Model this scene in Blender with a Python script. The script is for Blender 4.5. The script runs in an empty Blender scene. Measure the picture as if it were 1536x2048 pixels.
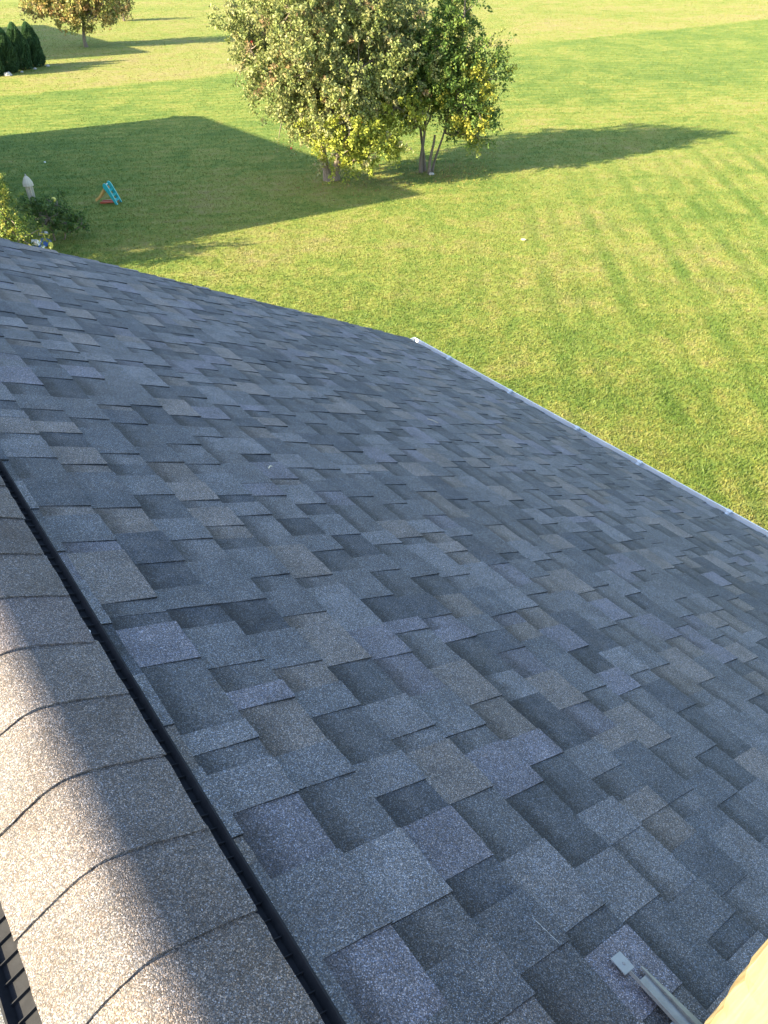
import bpy, math, random
import numpy as np
from mathutils import Vector, Matrix

random.seed(7)
rng = np.random.default_rng(11)
sc = bpy.context.scene
col = sc.collection

# ------------------------------------------------------------------ camera
PITCH = math.radians(26.6)           # roof pitch
HC = 9.0                             # camera height above the lawn
SP, CP = math.sin(PITCH), math.cos(PITCH)
cam_d = bpy.data.cameras.new('camera')
cam = bpy.data.objects.new('camera', cam_d)
col.objects.link(cam)
sc.camera = cam
cam_d.sensor_fit = 'HORIZONTAL'
cam_d.sensor_width = 36.0
cam_d.lens = 34.69
cam_d.clip_start = 0.02
cam_d.clip_end = 3000
_c = np.array([768., 1024.]); _f = 1480.
_n = lambda v: v / np.linalg.norm(v)
_d1 = _n(np.append(np.array([-644, -135.]) - _c, _f))
_d2 = np.append(np.array([2310, 1042.]) - _c, _f)
_d2 = _n(_d2 - _d1 * (_d2 @ _d1))
_nn = -np.cross(_d1, _d2)
_up = _nn * CP - _d2 * SP
_h = _nn * SP + _d2 * CP
W = np.array([_h, _d1, _up])         # X away from the ridge, Y along the ridge, Z up
cam.matrix_world = Matrix((
    (W[0, 0], -W[0, 1], -W[0, 2], 0), (W[1, 0], -W[1, 1], -W[1, 2], 0),
    (W[2, 0], -W[2, 1], -W[2, 2], HC), (0, 0, 0, 1)))


def proj(P):
    P = np.asarray(P, float)
    v = (P - np.array([0, 0, HC])) @ W
    return np.stack([_c[0] + _f * v[..., 0] / v[..., 2], _c[1] + _f * v[..., 1] / v[..., 2]], -1), v[..., 2]


# ------------------------------------------------------------------ light
SUN_EL = math.radians(23.2)
SH = np.array([1.0, -0.19]); SH /= np.linalg.norm(SH)      # direction in which shadows fall
sun_vec = Vector((-SH[0] * math.cos(SUN_EL), -SH[1] * math.cos(SUN_EL), math.sin(SUN_EL)))
world = bpy.data.worlds.new('World')
sc.world = world
world.use_nodes = True
wn = world.node_tree
sky = wn.nodes.new('ShaderNodeTexSky')
sky.sky_type = 'NISHITA'
sky.sun_disc = False
sky.sun_elevation = SUN_EL
sky.sun_rotation = math.atan2(sun_vec.x, sun_vec.y)
sky.air_density = 1.0
sky.dust_density = 1.2
sky.ozone_density = 1.0
wn.nodes['Background'].inputs['Strength'].default_value = 0.095
wn.links.new(sky.outputs[0], wn.nodes['Background'].inputs['Color'])
sl = bpy.data.lights.new('sun', 'SUN')
sl.energy = 4.6
sl.angle = math.radians(0.53)
sl.color = (1.0, 0.84, 0.57)
so = bpy.data.objects.new('sun', sl)
so.rotation_euler = sun_vec.to_track_quat('Z', 'Y').to_euler()
so.location = (-30, 10, 40)
col.objects.link(so)
sc.view_settings.view_transform = 'Standard'
sc.view_settings.look = 'None'
sc.view_settings.gamma = 1.0
sc.view_settings.use_curve_mapping = False
sc.view_settings.exposure = 2.6
sc.render.film_transparent = False
sc.cycles.max_bounces = 6

# ------------------------------------------------------------------ helpers
ORG = {}


def tag(o, label, cat, group=None):
    o['label'] = label; o['category'] = cat
    if group: o['group'] = group
    return o


def empty(name, loc, label, cat, group=None):
    o = bpy.data.objects.new(name, None)
    col.objects.link(o)
    o.location = loc
    o.empty_display_size = 0.3
    ORG[o] = np.array(loc, float)
    return tag(o, label, cat, group)


def mesh_np(name, V, F, mat, tint=None, uv=None, smooth=False):
    """V (n,3), F list of index tuples or (m,k) array"""
    me = bpy.data.meshes.new(name)
    V = np.asarray(V, np.float32)
    if isinstance(F, np.ndarray):
        m, k = F.shape
        me.vertices.add(len(V)); me.vertices.foreach_set('co', V.ravel())
        me.loops.add(m * k); me.loops.foreach_set('vertex_index', F.astype(np.int32).ravel())
        me.polygons.add(m)
        me.polygons.foreach_set('loop_start', np.arange(0, m * k, k, dtype=np.int32))
        me.polygons.foreach_set('loop_total', np.full(m, k, np.int32))
        me.update(calc_edges=True)
    else:
        me.from_pydata(V.tolist(), [], F)
    if tint is not None:                       # per-vertex colours
        a = me.color_attributes.new('tint', 'FLOAT_COLOR', 'POINT')
        t = np.ones((len(V), 4), np.float32); t[:, :3] = np.asarray(tint, np.float32)
        a.data.foreach_set('color', t.ravel())
    if uv is not None:                         # per-vertex uv
        l = me.uv_layers.new(name='UVMap')
        vi = np.empty(len(me.loops), np.int32); me.loops.foreach_get('vertex_index', vi)
        l.data.foreach_set('uv', np.asarray(uv, np.float32)[vi].ravel())
    if smooth:
        me.polygons.foreach_set('use_smooth', np.ones(len(me.polygons), bool))
    me.materials.append(mat)
    return me


def mk(name, V, F, mat, parent=None, kind=None, loc=None, **kw):
    """V in world coordinates; object gets the parent's origin (or loc / 0)"""
    V = np.asarray(V, float)
    base = ORG.get(parent, np.zeros(3)) if parent is not None else np.zeros(3)
    own = np.array(loc, float) if loc is not None else base
    me = mesh_np(name, V - own, F, mat, **kw)
    o = bpy.data.objects.new(name, me)
    col.objects.link(o)
    o.location = own - base
    if parent is not None: o.parent = parent
    ORG[o] = own
    if kind: o['kind'] = kind
    return o


class MB:
    def __init__(s): s.V = []; s.F = []

    def add(s, V, F):
        b = len(s.V)
        s.V += [tuple(map(float, v)) for v in V]
        s.F += [tuple(i + b for i in f) for f in F]
        return s

    def hexa(s, P):   # 8 points: bottom 4 (ccw), top 4
        return s.add(P, [(3, 2, 1, 0), (4, 5, 6, 7), (0, 1, 5, 4), (1, 2, 6, 5), (2, 3, 7, 6), (3, 0, 4, 7)])

    def box(s, lo, hi, f=None):
        (a, b, c), (d, e, g) = lo, hi
        P = [(a, b, c), (d, b, c), (d, e, c), (a, e, c), (a, b, g), (d, b, g), (d, e, g), (a, e, g)]
        if f: P = [f(*q) for q in P]
        return s.hexa(P)

    def tube(s, pts, rad, n=8, cap=True):
        pts = [Vector(p) for p in pts]
        if not hasattr(rad, '__len__'): rad = [rad] * len(pts)
        b = len(s.V); ref = None
        for i, p in enumerate(pts):
            t = (pts[min(i + 1, len(pts) - 1)] - pts[max(i - 1, 0)]).normalized()
            if ref is None: ref = t.orthogonal().normalized()
            u = (ref - t * ref.dot(t)).normalized(); ref = u
            w = t.cross(u)
            for k in range(n):
                a = 2 * math.pi * k / n
                s.V.append(tuple(p + (u * math.cos(a) + w * math.sin(a)) * rad[i]))
        for i in range(len(pts) - 1):
            for k in range(n):
                k2 = (k + 1) % n
                s.F.append((b + i * n + k, b + i * n + k2, b + (i + 1) * n + k2, b + (i + 1) * n + k))
        if cap:
            s.F.append(tuple(b + k for k in range(n))[::-1])
            s.F.append(tuple(b + (len(pts) - 1) * n + k for k in range(n)))
        return s

    def lathe(s, prof, n=16, c=(0, 0, 0)):
        b = len(s.V)
        for r, z in prof:
            for k in range(n):
                a = 2 * math.pi * k / n
                s.V.append((c[0] + r * math.cos(a), c[1] + r * math.sin(a), c[2] + z))
        for i in range(len(prof) - 1):
            for k in range(n):
                k2 = (k + 1) % n
                s.F.append((b + i * n + k, b + i * n + k2, b + (i + 1) * n + k2, b + (i + 1) * n + k))
        s.F.append(tuple(b + k for k in range(n))[::-1])
        s.F.append(tuple(b + (len(prof) - 1) * n + k for k in range(n)))
        return s

    def extrude(s, poly, f0, f1):
        """poly: 2D outline; f0,f1 map 2D -> 3D at both ends"""
        k = len(poly)
        P = [f0(*q) for q in poly] + [f1(*q) for q in poly]
        return s.add(P, [tuple(range(k))[::-1], tuple(range(k, 2 * k))] + [(i, (i + 1) % k, k + (i + 1) % k, k + i) for i in range(k)])

    def mk(s, name, mat, parent=None, **kw): return mk(name, s.V, s.F, mat, parent, **kw)


# ------------------------------------------------------------------ materials
def new_mat(name):
    m = bpy.data.materials.new(name); m.use_nodes = True
    nt = m.node_tree
    return m, nt, nt.nodes['Principled BSDF'], nt.nodes.new, nt.links.new


def noise(nt, vec, scale, detail=3, rough=0.55, dist=0.0):
    n = nt.nodes.new('ShaderNodeTexNoise')
    n.inputs['Scale'].default_value = scale; n.inputs['Detail'].default_value = detail
    n.inputs['Roughness'].default_value = rough; n.inputs['Distortion'].default_value = dist
    nt.links.new(vec, n.inputs['Vector'])
    return n.outputs['Fac']


def ramp(nt, fac, stops):
    r = nt.nodes.new('ShaderNodeValToRGB')
    el = r.color_ramp.elements
    while len(el) < len(stops): el.new(0.5)
    for e, (p, c) in zip(el, stops):
        e.position = p
        e.color = (c, c, c, 1) if not hasattr(c, '__len__') else (*c, 1)
    nt.links.new(fac, r.inputs['Fac'])
    return r.outputs['Color']


def mixc(nt, fac, a, b, mode='MIX'):
    m = nt.nodes.new('ShaderNodeMix'); m.data_type = 'RGBA'; m.blend_type = mode
    for sock, v in ((m.inputs['Factor'], fac), (m.inputs['A'], a), (m.inputs['B'], b)):
        if isinstance(v, (int, float)): sock.default_value = v
        elif isinstance(v, tuple): sock.default_value = (*v, 1)
        else: nt.links.new(v, sock)
    return m.outputs['Result']


def math_n(nt, op, a, b=None, c=None, clamp=False):
    m = nt.nodes.new('ShaderNodeMath'); m.operation = op; m.use_clamp = clamp
    for i, v in enumerate((a, b, c)):
        if v is None: continue
        if isinstance(v, (int, float)): m.inputs[i].default_value = v
        else: nt.links.new(v, m.inputs[i])
    return m.outputs[0]


def bump(nt, b, h, strength, dist):
    n = nt.nodes.new('ShaderNodeBump')
    n.inputs['Strength'].default_value = strength; n.inputs['Distance'].default_value = dist
    nt.links.new(h, n.inputs['Height']); nt.links.new(n.outputs[0], b.inputs['Normal'])


def position(nt): return nt.nodes.new('ShaderNodeNewGeometry').outputs['Position']


def mat_granule():
    m, nt, b, N, L = new_mat('granule_shingle')
    pos = position(nt)
    at = N('ShaderNodeAttribute'); at.attribute_name = 'tint'
    uv = N('ShaderNodeUVMap'); uv.uv_map = 'UVMap'
    sp = N('ShaderNodeSeparateXYZ'); L(uv.outputs[0], sp.inputs[0])
    # granules
    v = N('ShaderNodeTexVoronoi'); v.inputs['Scale'].default_value = 600; L(pos, v.inputs['Vector'])
    sx = N('ShaderNodeSeparateColor'); L(v.outputs['Color'], sx.inputs[0])
    g = ramp(nt, sx.outputs[0], [(0, 0.38), (0.45, 0.72), (0.75, 1.12), (0.9, 1.6), (1.0, 2.7)])
    n2 = noise(nt, pos, 700, 2, 0.6)
    g2 = ramp(nt, n2, [(0.3, 0.65), (0.7, 1.35)])
    hue = ramp(nt, sx.outputs[1], [(0, (0.86, 0.97, 1.16)), (0.5, (1, 1, 1)), (1, (1.17, 1.0, 0.84))])
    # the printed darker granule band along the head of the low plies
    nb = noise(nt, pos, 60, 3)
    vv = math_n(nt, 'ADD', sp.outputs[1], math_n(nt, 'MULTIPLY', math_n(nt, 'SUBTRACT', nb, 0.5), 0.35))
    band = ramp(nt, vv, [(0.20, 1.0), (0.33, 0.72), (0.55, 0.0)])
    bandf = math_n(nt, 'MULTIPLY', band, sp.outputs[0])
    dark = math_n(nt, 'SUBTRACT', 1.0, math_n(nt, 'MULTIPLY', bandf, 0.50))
    blotch = ramp(nt, noise(nt, pos, 9, 4, 0.6), [(0.3, 0.82), (0.7, 1.18)])
    # granule blends run into one another inside a tab
    bl = ramp(nt, noise(nt, pos, 17, 5, 0.7, 0.4), [(0.38, 0.0), (0.68, 0.45)])
    bl2 = ramp(nt, noise(nt, pos, 6.5, 3, 0.6), [(0.35, (0.092, 0.100, 0.112)), (0.5, (0.120, 0.122, 0.130)), (0.65, (0.140, 0.132, 0.128))])
    base = mixc(nt, bl, at.outputs['Color'], bl2)
    c = mixc(nt, 1, base, g, 'MULTIPLY')
    c = mixc(nt, 1, c, g2, 'MULTIPLY')
    c = mixc(nt, 1, c, hue, 'MULTIPLY')
    c = mixc(nt, 1, c, blotch, 'MULTIPLY')
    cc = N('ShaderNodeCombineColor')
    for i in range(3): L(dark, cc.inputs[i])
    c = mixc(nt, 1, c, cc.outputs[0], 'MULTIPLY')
    L(c, b.inputs['Base Color'])
    b.inputs['Roughness'].default_value = 0.7
    b.inputs['Specular IOR Level'].default_value = 0.20
    hgt = math_n(nt, 'ADD', math_n(nt, 'MULTIPLY', v.outputs['Distance'], -1.0), n2)
    bump(nt, b, hgt, 0.6, 0.0010)
    return m


def mat_plain(name, colr, rough=0.6, metal=0.0, nscale=40, nvar=0.15, bmp=0.0):
    m, nt, b, N, L = new_mat(name)
    pos = position(nt)
    nf = noise(nt, pos, nscale, 4, 0.6)
    k = ramp(nt, nf, [(0.25, 1 - nvar), (0.75, 1 + nvar)])
    L(mixc(nt, 1, colr, k, 'MULTIPLY'), b.inputs['Base Color'])
    b.inputs['Roughness'].default_value = rough; b.inputs['Metallic'].default_value = metal
    if bmp: bump(nt, b, nf, bmp, 0.003)
    return m


def lawn_colour(nt, pos):
    """mown grass: green and straw patches, mower tracks, a dry strip"""
    N, L = nt.nodes.new, nt.links.new
    s = N('ShaderNodeSeparateXYZ'); L(pos, s.inputs[0])
    big = noise(nt, pos, 0.10, 3, 0.5)
    mid = noise(nt, pos, 0.55, 4, 0.6, 0.6)
    fine = noise(nt, pos, 3.0, 5, 0.65, 0.3)
    a = math_n(nt, 'ADD', math_n(nt, 'MULTIPLY', big, 0.6), math_n(nt, 'MULTIPLY', mid, 0.8))
    a = math_n(nt, 'ADD', a, math_n(nt, 'MULTIPLY', fine, 0.75))
    a = math_n(nt, 'SUBTRACT', a, 0.57)
    # mower tracks: along (0.66, 0.75), 2.2 m apart, broken up
    q = math_n(nt, 'SUBTRACT', math_n(nt, 'MULTIPLY', s.outputs[0], 0.75), math_n(nt, 'MULTIPLY', s.outputs[1], 0.66))
    q = math_n(nt, 'ADD', q, math_n(nt, 'MULTIPLY', mid, 0.5))
    w = math_n(nt, 'SINE', math_n(nt, 'MULTIPLY', math_n(nt, 'SUBTRACT', q, 0.75), 2 * math.pi / 2.2))
    tr = ramp(nt, w, [(0.45, 0.0), (0.97, 1.0)])
    w_b = math_n(nt, 'SINE', math_n(nt, 'MULTIPLY', math_n(nt, 'SUBTRACT', q, 1.62), 2 * math.pi / 2.2))
    tr = math_n(nt, 'MAXIMUM', tr, ramp(nt, w_b, [(0.62, 0.0), (0.98, 0.75)]))
    zone = ramp(nt, math_n(nt, 'MULTIPLY', math_n(nt, 'SUBTRACT', s.outputs[0], s.outputs[1]), 0.05), [(0.0, 0.45), (0.30, 1.0)])
    near = ramp(nt, math_n(nt, 'MULTIPLY', s.outputs[1], 0.02), [(0.36, 1.0), (0.56, 0.0)])
    brk = ramp(nt, noise(nt, pos, 0.33, 2), [(0.34, 0.30), (0.6, 1.0)])
    q2 = math_n(nt, 'ADD', math_n(nt, 'MULTIPLY', s.outputs[0], 0.45), math_n(nt, 'MULTIPLY', s.outputs[1], 0.89))
    q2 = math_n(nt, 'ADD', q2, math_n(nt, 'MULTIPLY', mid, 1.0))
    x2 = ramp(nt, math_n(nt, 'SINE', math_n(nt, 'MULTIPLY', q2, 2 * math.pi / 2.9)), [(0.35, 0.0), (0.95, 0.55)])
    tr = math_n(nt, 'MAXIMUM', tr, x2)
    tr = math_n(nt, 'MULTIPLY', math_n(nt, 'MULTIPLY', tr, zone), math_n(nt, 'MULTIPLY', near, brk))
    # fine mowing passes farther out, across the view
    p = math_n(nt, 'ADD', s.outputs[1], math_n(nt, 'MULTIPLY', s.outputs[0], 0.62))
    p = math_n(nt, 'ADD', p, math_n(nt, 'MULTIPLY', mid, 0.8))
    w2 = math_n(nt, 'SINE', math_n(nt, 'MULTIPLY', p, 2 * math.pi / 1.15))
    far = math_n(nt, 'SUBTRACT', 1.0, near)
    a = math_n(nt, 'ADD', a, math_n(nt, 'MULTIPLY', math_n(nt, 'MULTIPLY', w2, far), 0.05))
    # dry strip beyond the neighbouring lot line
    d = math_n(nt, 'ADD', s.outputs[1], math_n(nt, 'MULTIPLY', s.outputs[0], 0.105))
    d = math_n(nt, 'ADD', d, math_n(nt, 'MULTIPLY', math_n(nt, 'SUBTRACT', mid, 0.5), 0.5))
    dn = math_n(nt, 'MULTIPLY', d, 0.01)
    dry = ramp(nt, dn, [(0.618, 0.0), (0.63, 1.0), (0.70, 0.75), (0.85, 0.35)])
    a = math_n(nt, 'ADD', a, math_n(nt, 'MULTIPLY', dry, 0.16))
    lush = ramp(nt, dn, [(0.30, 0.0), (0.42, 1.0), (0.618, 1.0), (0.63, 0.0)])     # greener lot before the line
    a = math_n(nt, 'SUBTRACT', a, math_n(nt, 'MULTIPLY', lush, 0.15))
    c = ramp(nt, a, [(0.20, (0.080, 0.130, 0.026)), (0.38, (0.119, 0.162, 0.033)), (0.52, (0.163, 0.187, 0.042)), (0.68, (0.195, 0.190, 0.060)), (0.90, (0.208, 0.180, 0.082))])
    c = mixc(nt, math_n(nt, 'MULTIPLY', tr, 0.9), c, (0.074, 0.124, 0.022))
    return c, fine


def mat_lawn():
    m, nt, b, N, L = new_mat('lawn_ground')
    pos = position(nt)
    c, fine = lawn_colour(nt, pos)
    t = noise(nt, pos, 17, 4, 0.7)
    k = ramp(nt, t, [(0.25, 0.82), (0.75, 1.35)])
    L(mixc(nt, 1, c, k, 'MULTIPLY'), b.inputs['Base Color'])
    b.inputs['Roughness'].default_value = 0.9
    b.inputs['Specular IOR Level'].default_value = 0.1
    bump(nt, b, t, 0.7, 0.03)
    return m


def foliage_shader(nt, b, c, trans=0.3):
    N, L = nt.nodes.new, nt.links.new
    L(c, b.inputs['Base Color'])
    b.inputs['Roughness'].default_value = 0.55
    b.inputs['Specular IOR Level'].default_value = 0.25
    tr = N('ShaderNodeBsdfTranslucent'); L(c, tr.inputs['Color'])
    mx = N('ShaderNodeMixShader'); mx.inputs[0].default_value = trans
    L(b.outputs[0], mx.inputs[1]); L(tr.outputs[0], mx.inputs[2])
    L(mx.outputs[0], nt.nodes['Material Output'].inputs['Surface'])


def mat_grass():
    m, nt, b, N, L = new_mat('grass_blade')
    c, _ = lawn_colour(nt, position(nt))
    at = N('ShaderNodeAttribute'); at.attribute_name = 'tint'
    foliage_shader(nt, b, mixc(nt, 1, c, at.outputs['Color'], 'MULTIPLY'), 0.42)
    return m


def mat_leaf():
    m, nt, b, N, L = new_mat('leaf')
    at = N('ShaderNodeAttribute'); at.attribute_name = 'tint'
    foliage_shader(nt, b, at.outputs['Color'], 0.32)
    return m


def mat_wood(name, c0, c1, axis=2):
    m, nt, b, N, L = new_mat(name)
    pos = position(nt)
    mp = N('ShaderNodeMapping'); L(pos, mp.inputs['Vector'])
    scl = [60, 60, 60]; scl[axis] = 3
    mp.inputs['Scale'].default_value = scl
    g = noise(nt, mp.outputs[0], 1.0, 4, 0.6, 0.8)
    L(ramp(nt, g, [(0.3, c0), (0.7, c1)]), b.inputs['Base Color'])
    b.inputs['Roughness'].default_value = 0.75
    bump(nt, b, g, 0.4, 0.002)
    return m


def mat_bark(): return mat_wood('bark', (0.07, 0.055, 0.04), (0.22, 0.18, 0.14))


def mat_siding(name, colr):
    m, nt, b, N, L = new_mat(name)
    pos = position(nt)
    s = N('ShaderNodeSeparateXYZ'); L(pos, s.inputs[0])
    fr = math_n(nt, 'FRACT', math_n(nt, 'MULTIPLY', s.outputs[2], 1 / 0.12))
    k = ramp(nt, noise(nt, pos, 2.5, 4), [(0.3, 0.9), (0.7, 1.06)])
    L(mixc(nt, 1, colr, k, 'MULTIPLY'), b.inputs['Base Color'])
    b.inputs['Roughness'].default_value = 0.6
    bump(nt, b, fr, 0.6, 0.02)
    return m


M_GRAN = mat_granule()
M_FELT = mat_plain('roof_felt', (0.03, 0.03, 0.033), 0.9, 0, 60, 0.3)
M_VENT = mat_plain('vent_plastic', (0.022, 0.023, 0.026), 0.8, 0, 50, 0.25)
M_VENT.node_tree.nodes['Principled BSDF'].inputs['Specular IOR Level'].default_value = 0.06
M_GUT = mat_plain('gutter_white_paint', (0.56, 0.59, 0.62), 0.4, 0.0, 6, 0.08)
M_STEEL = mat_plain('galvanised_steel', (0.20, 0.21, 0.21), 0.55, 0.2, 60, 0.22, 0.15)
M_ZINC = mat_plain('zinc_sheet', (0.22, 0.24, 0.26), 0.5, 0.2, 30, 0.15, 0.1)
M_TIMBER = mat_wood('pine_timber', (0.17, 0.125, 0.05), (0.31, 0.24, 0.125))
M_BARK = mat_bark()
M_LEAF = mat_leaf()
M_GRASS = mat_grass()
M_LAWN = mat_lawn()
M_SIDE = mat_siding('house_siding', (0.55, 0.52, 0.46))
M_SIDE2 = mat_siding('neighbour_siding', (0.60, 0.60, 0.58))
M_TRIM = mat_plain('white_trim', (0.75, 0.75, 0.73), 0.5, 0, 10, 0.06)
M_GLASS = mat_plain('window_glass', (0.03, 0.035, 0.04), 0.08, 0, 3, 0.1)
M_ROOF2 = mat_plain('neighbour_roof', (0.10, 0.095, 0.09), 0.85, 0, 14, 0.35, 0.4)
M_TEAL = mat_plain('teal_plastic', (0.02, 0.35, 0.37), 0.4, 0, 12, 0.1)
M_ORANGE = mat_plain('orange_plastic', (0.62, 0.36, 0.12), 0.42, 0, 12, 0.1)
M_RED = mat_plain('red_plastic', (0.50, 0.10, 0.06), 0.42, 0, 12, 0.1)
M_CANVAS = mat_plain('umbrella_canvas', (0.48, 0.44, 0.36), 0.85, 0, 30, 0.12)
M_POLE = mat_plain('umbrella_pole_paint', (0.30, 0.28, 0.25), 0.4, 0.3, 20, 0.1)
M_YELLOW = mat_plain('yellow_plastic', (0.70, 0.60, 0.10), 0.45, 0, 20, 0.1)
M_BLUE = mat_plain('blue_plastic', (0.03, 0.09, 0.32), 0.35, 0, 20, 0.1)
M_WHITE = mat_plain('white_plastic', (0.8, 0.8, 0.8), 0.4, 0, 20, 0.05)
M_APPLE = mat_plain('apple_skin', (0.45, 0.035, 0.03), 0.3, 0, 20, 0.25)
M_STONE = mat_plain('pale_stone', (0.36, 0.34, 0.30), 0.8, 0, 9, 0.2, 0.3)
M_MULCH = mat_plain('mulch', (0.10, 0.065, 0.04), 0.95, 0, 9, 0.45, 1.0)
M_CHALK = mat_plain('chalk', (0.36, 0.38, 0.38), 0.9, 0, 200, 0.3)
M_TWIG = mat_plain('dry_twig', (0.55, 0.50, 0.36), 0.8, 0, 90, 0.2)

# ------------------------------------------------------------------ ground
def ground():
    # one sheet, finer near the houses, gently rolling far away
    xs = np.concatenate([[-900, -500, -300, -180], np.arange(-100, 160, 4.0), [180, 240, 340, 520, 900]])
    ys = np.concatenate([[-600, -300, -150, -80], np.arange(-40, 200, 4.0), [220, 280, 380, 560, 1000]])
    X, Y = np.meshgrid(xs, ys, indexing='ij')
    Z = 0.10 * np.sin(X * 0.11 + 0.4) * np.sin(Y * 0.09 + 1.0) * np.clip((np.hypot(X, Y) - 10) / 40, 0, 1)
    V = np.stack([X, Y, Z], -1).reshape(-1, 3)
    nx, ny = len(xs), len(ys)
    i, j = np.meshgrid(np.arange(nx - 1), np.arange(ny - 1), indexing='ij')
    a = (i * ny + j).ravel()
    F = np.stack([a, a + ny, a + ny + 1, a + 1], -1)
    o = mk('lawn', V, F, M_LAWN, kind='structure', smooth=True)
    return o


def gz(x, y):
    return 0.10 * np.sin(x * 0.11 + 0.4) * np.sin(y * 0.09 + 1.0) * np.clip((np.hypot(x, y) - 10) / 40, 0, 1)


ground()


def grass():
    # short mown blades; density thins with distance from the house
    n = 900000
    u = rng.random(n)
    d0, d1_ = 10.5, 150.0
    d = d0 * (d1_ / d0) ** u                      # ~ 1/d^2 area density
    th = rng.uniform(math.radians(4), math.radians(86), n)   # angle from X axis
    x = d * np.cos(th); y = d * np.sin(th)
    z = gz(x, y)
    ht = rng.uniform(0.020, 0.055, n) * (1 + d / 160)
    wd = rng.uniform(0.008, 0.020, n) * (1 + d / 110)
    az = rng.uniform(0, 2 * math.pi, n)
    lean = rng.normal(0, 0.5, (n, 2)) * ht[:, None]
    P = np.stack([x, y, z], -1)
    sx, sy = np.cos(az) * wd, np.sin(az) * wd
    zz = np.zeros(n)
    A = P + np.stack([sx, sy, zz - 0.01], -1)
    B = P - np.stack([sx, sy, zz + 0.01], -1)
    C = P + np.stack([lean[:, 0], lean[:, 1], ht], -1)
    V = np.stack([A, B, C], 1).reshape(-1, 3)
    F = np.arange(3 * n).reshape(-1, 3)
    t = rng.uniform(0.82, 1.26, (n, 1)) * np.stack([rng.uniform(0.9, 1.15, n), np.ones(n), rng.uniform(0.8, 1.3, n)], -1)
    o = mk('grass', V, F, M_GRASS, kind='stuff', tint=np.repeat(t, 3, 0))
    o['label'] = 'short mown grass covering the wide sunny lawn'; o['category'] = 'grass'


grass()

# ------------------------------------------------------------------ the foreground house
YN, YF = -3.6, 5.38        # gable ends
RS = 0.47                  # slope coordinate of the ridge
ES = 5.30                  # slope coordinate of the eave
XR = RS * CP - SP          # ridge position
ZR = HC - RS * SP - CP


def RP(s, y, e=0.0, side=1):
    x = s * CP - SP + e * SP; z = HC - s * SP - CP + e * CP
    if side < 0: x = 2 * XR - x
    return (x, y, z)


house = empty('house', (XR, 0.9, 0.0), 'house in the foreground with grey shingled roof, ridge vent and white gutter', 'house')


def build_shell():
    m = MB()
    xe = ES * CP - SP - 0.34 - XR                  # half width of walls
    ze = HC - ES * SP - CP - 0.16
    zr = ze + xe * math.tan(PITCH)
    out = [(XR - xe, 0), (XR + xe, 0), (XR + xe, ze), (XR, zr), (XR - xe, ze)]
    m.extrude(out, lambda a, b: (a, YN + 0.3, b), lambda a, b: (a, YF - 0.3, b))
    m.mk('wall', M_SIDE, house)
    # deck
    for side in (1, -1):
        d = MB()
        d.box((RS + 0.002, YN, -0.03), (ES - 0.02, YF - 0.015, -0.004), lambda s, y, e: RP(s, y, e, side))
        dk = d.mk('roof_deck', M_FELT, house)
        if side == 1: deck = dk
        else: deckL = dk
        f = MB()
        xq = RP(ES - 0.02, 0, -0.02)[0]; zq = RP(ES - 0.02, 0, -0.03)[2]
        xa, xb = xq - 0.022, xq - 0.001
        if side < 0: xa, xb = 2 * XR - xb, 2 * XR - xa
        f.box((xa, YN, zq - 0.17), (xb, YF - 0.02, zq - 0.002))
        f.mk('fascia', M_TRIM, house)
        for y0, y1 in ((YF - 0.035, YF - 0.016), (YN + 0.001, YN + 0.02)):
            g = MB()
            g.box((RS + 0.04, y0, -0.20), (ES - 0.05, y1, -0.032), lambda s, y, e: RP(s, y, e, side))
            g.mk('rake_board', M_TRIM, house)
    return deck, deckL


deck_r, deck_l = build_shell()

PAL = [  # granule blends of the shingles
    ((0.078, 0.087, 0.100), 0.18), ((0.108, 0.115, 0.126), 0.25), ((0.140, 0.145, 0.156), 0.20),
    ((0.162, 0.150, 0.143), 0.18), ((0.147, 0.148, 0.174), 0.10), ((0.062, 0.071, 0.086), 0.11)]
PW = np.array([w for _, w in PAL]); PW /= PW.sum()


def pick_col(low):
    c = np.array(PAL[rng.choice(len(PAL), p=PW)][0])
    if low: c = c * 0.86
    return c * rng.uniform(0.90, 1.12)


def piece(s0, s1, y0, y1, zb, thick, side, band):
    """one exposed ply of a laminated shingle, butt edge at s1; returns verts, faces, uv"""
    j = lambda a: rng.uniform(-a, a)
    sk0, sk1 = j(0.004), j(0.004)
    n = 4
    top = []
    # outline: head edge y0->y1, side, butt edge back, side
    for k in range(2): top.append((s0, y0 + sk0 if k == 0 else y1 + sk1, 0.0))
    top.append(((s0 + s1) / 2, y1 + sk1 * 0.5 + j(0.0008), 0.5))
    for k in range(n):
        t = k / (n - 1)
        top.append((s1 + j(0.0018), y1 + (y0 - y1) * t, 1.0))
    top.append(((s0 + s1) / 2, y0 + sk0 * 0.5 + j(0.0008), 0.5))
    lift = [j(0.0010) for _ in range(2)]
    V = []; UV = []
    for s, y, v in top:
        t = (y - y0) / (y1 - y0)
        e = 0.0006 + (zb - 0.0006) * v + v * (lift[0] * (1 - t) + lift[1] * t)
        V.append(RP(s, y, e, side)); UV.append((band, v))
    for s, y, v in top:
        e = 0.0002 + (zb - thick - 0.0002) * v
        V.append(RP(s, y, max(e, 0.0002), side)); UV.append((0.0, 1.0))
    k = len(top)
    V += V[:k]; UV += [(0.0, 1.0)] * k                 # cut edge: dark asphalt core
    F = [tuple(range(k)), tuple(range(k, 2 * k))[::-1]] + [(2 * k + i, k + i, k + (i + 1) % k, 2 * k + (i + 1) % k) for i in range(k)]
    if side > 0: F = [f[::-1] for f in F]
    return V, F, UV


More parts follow.
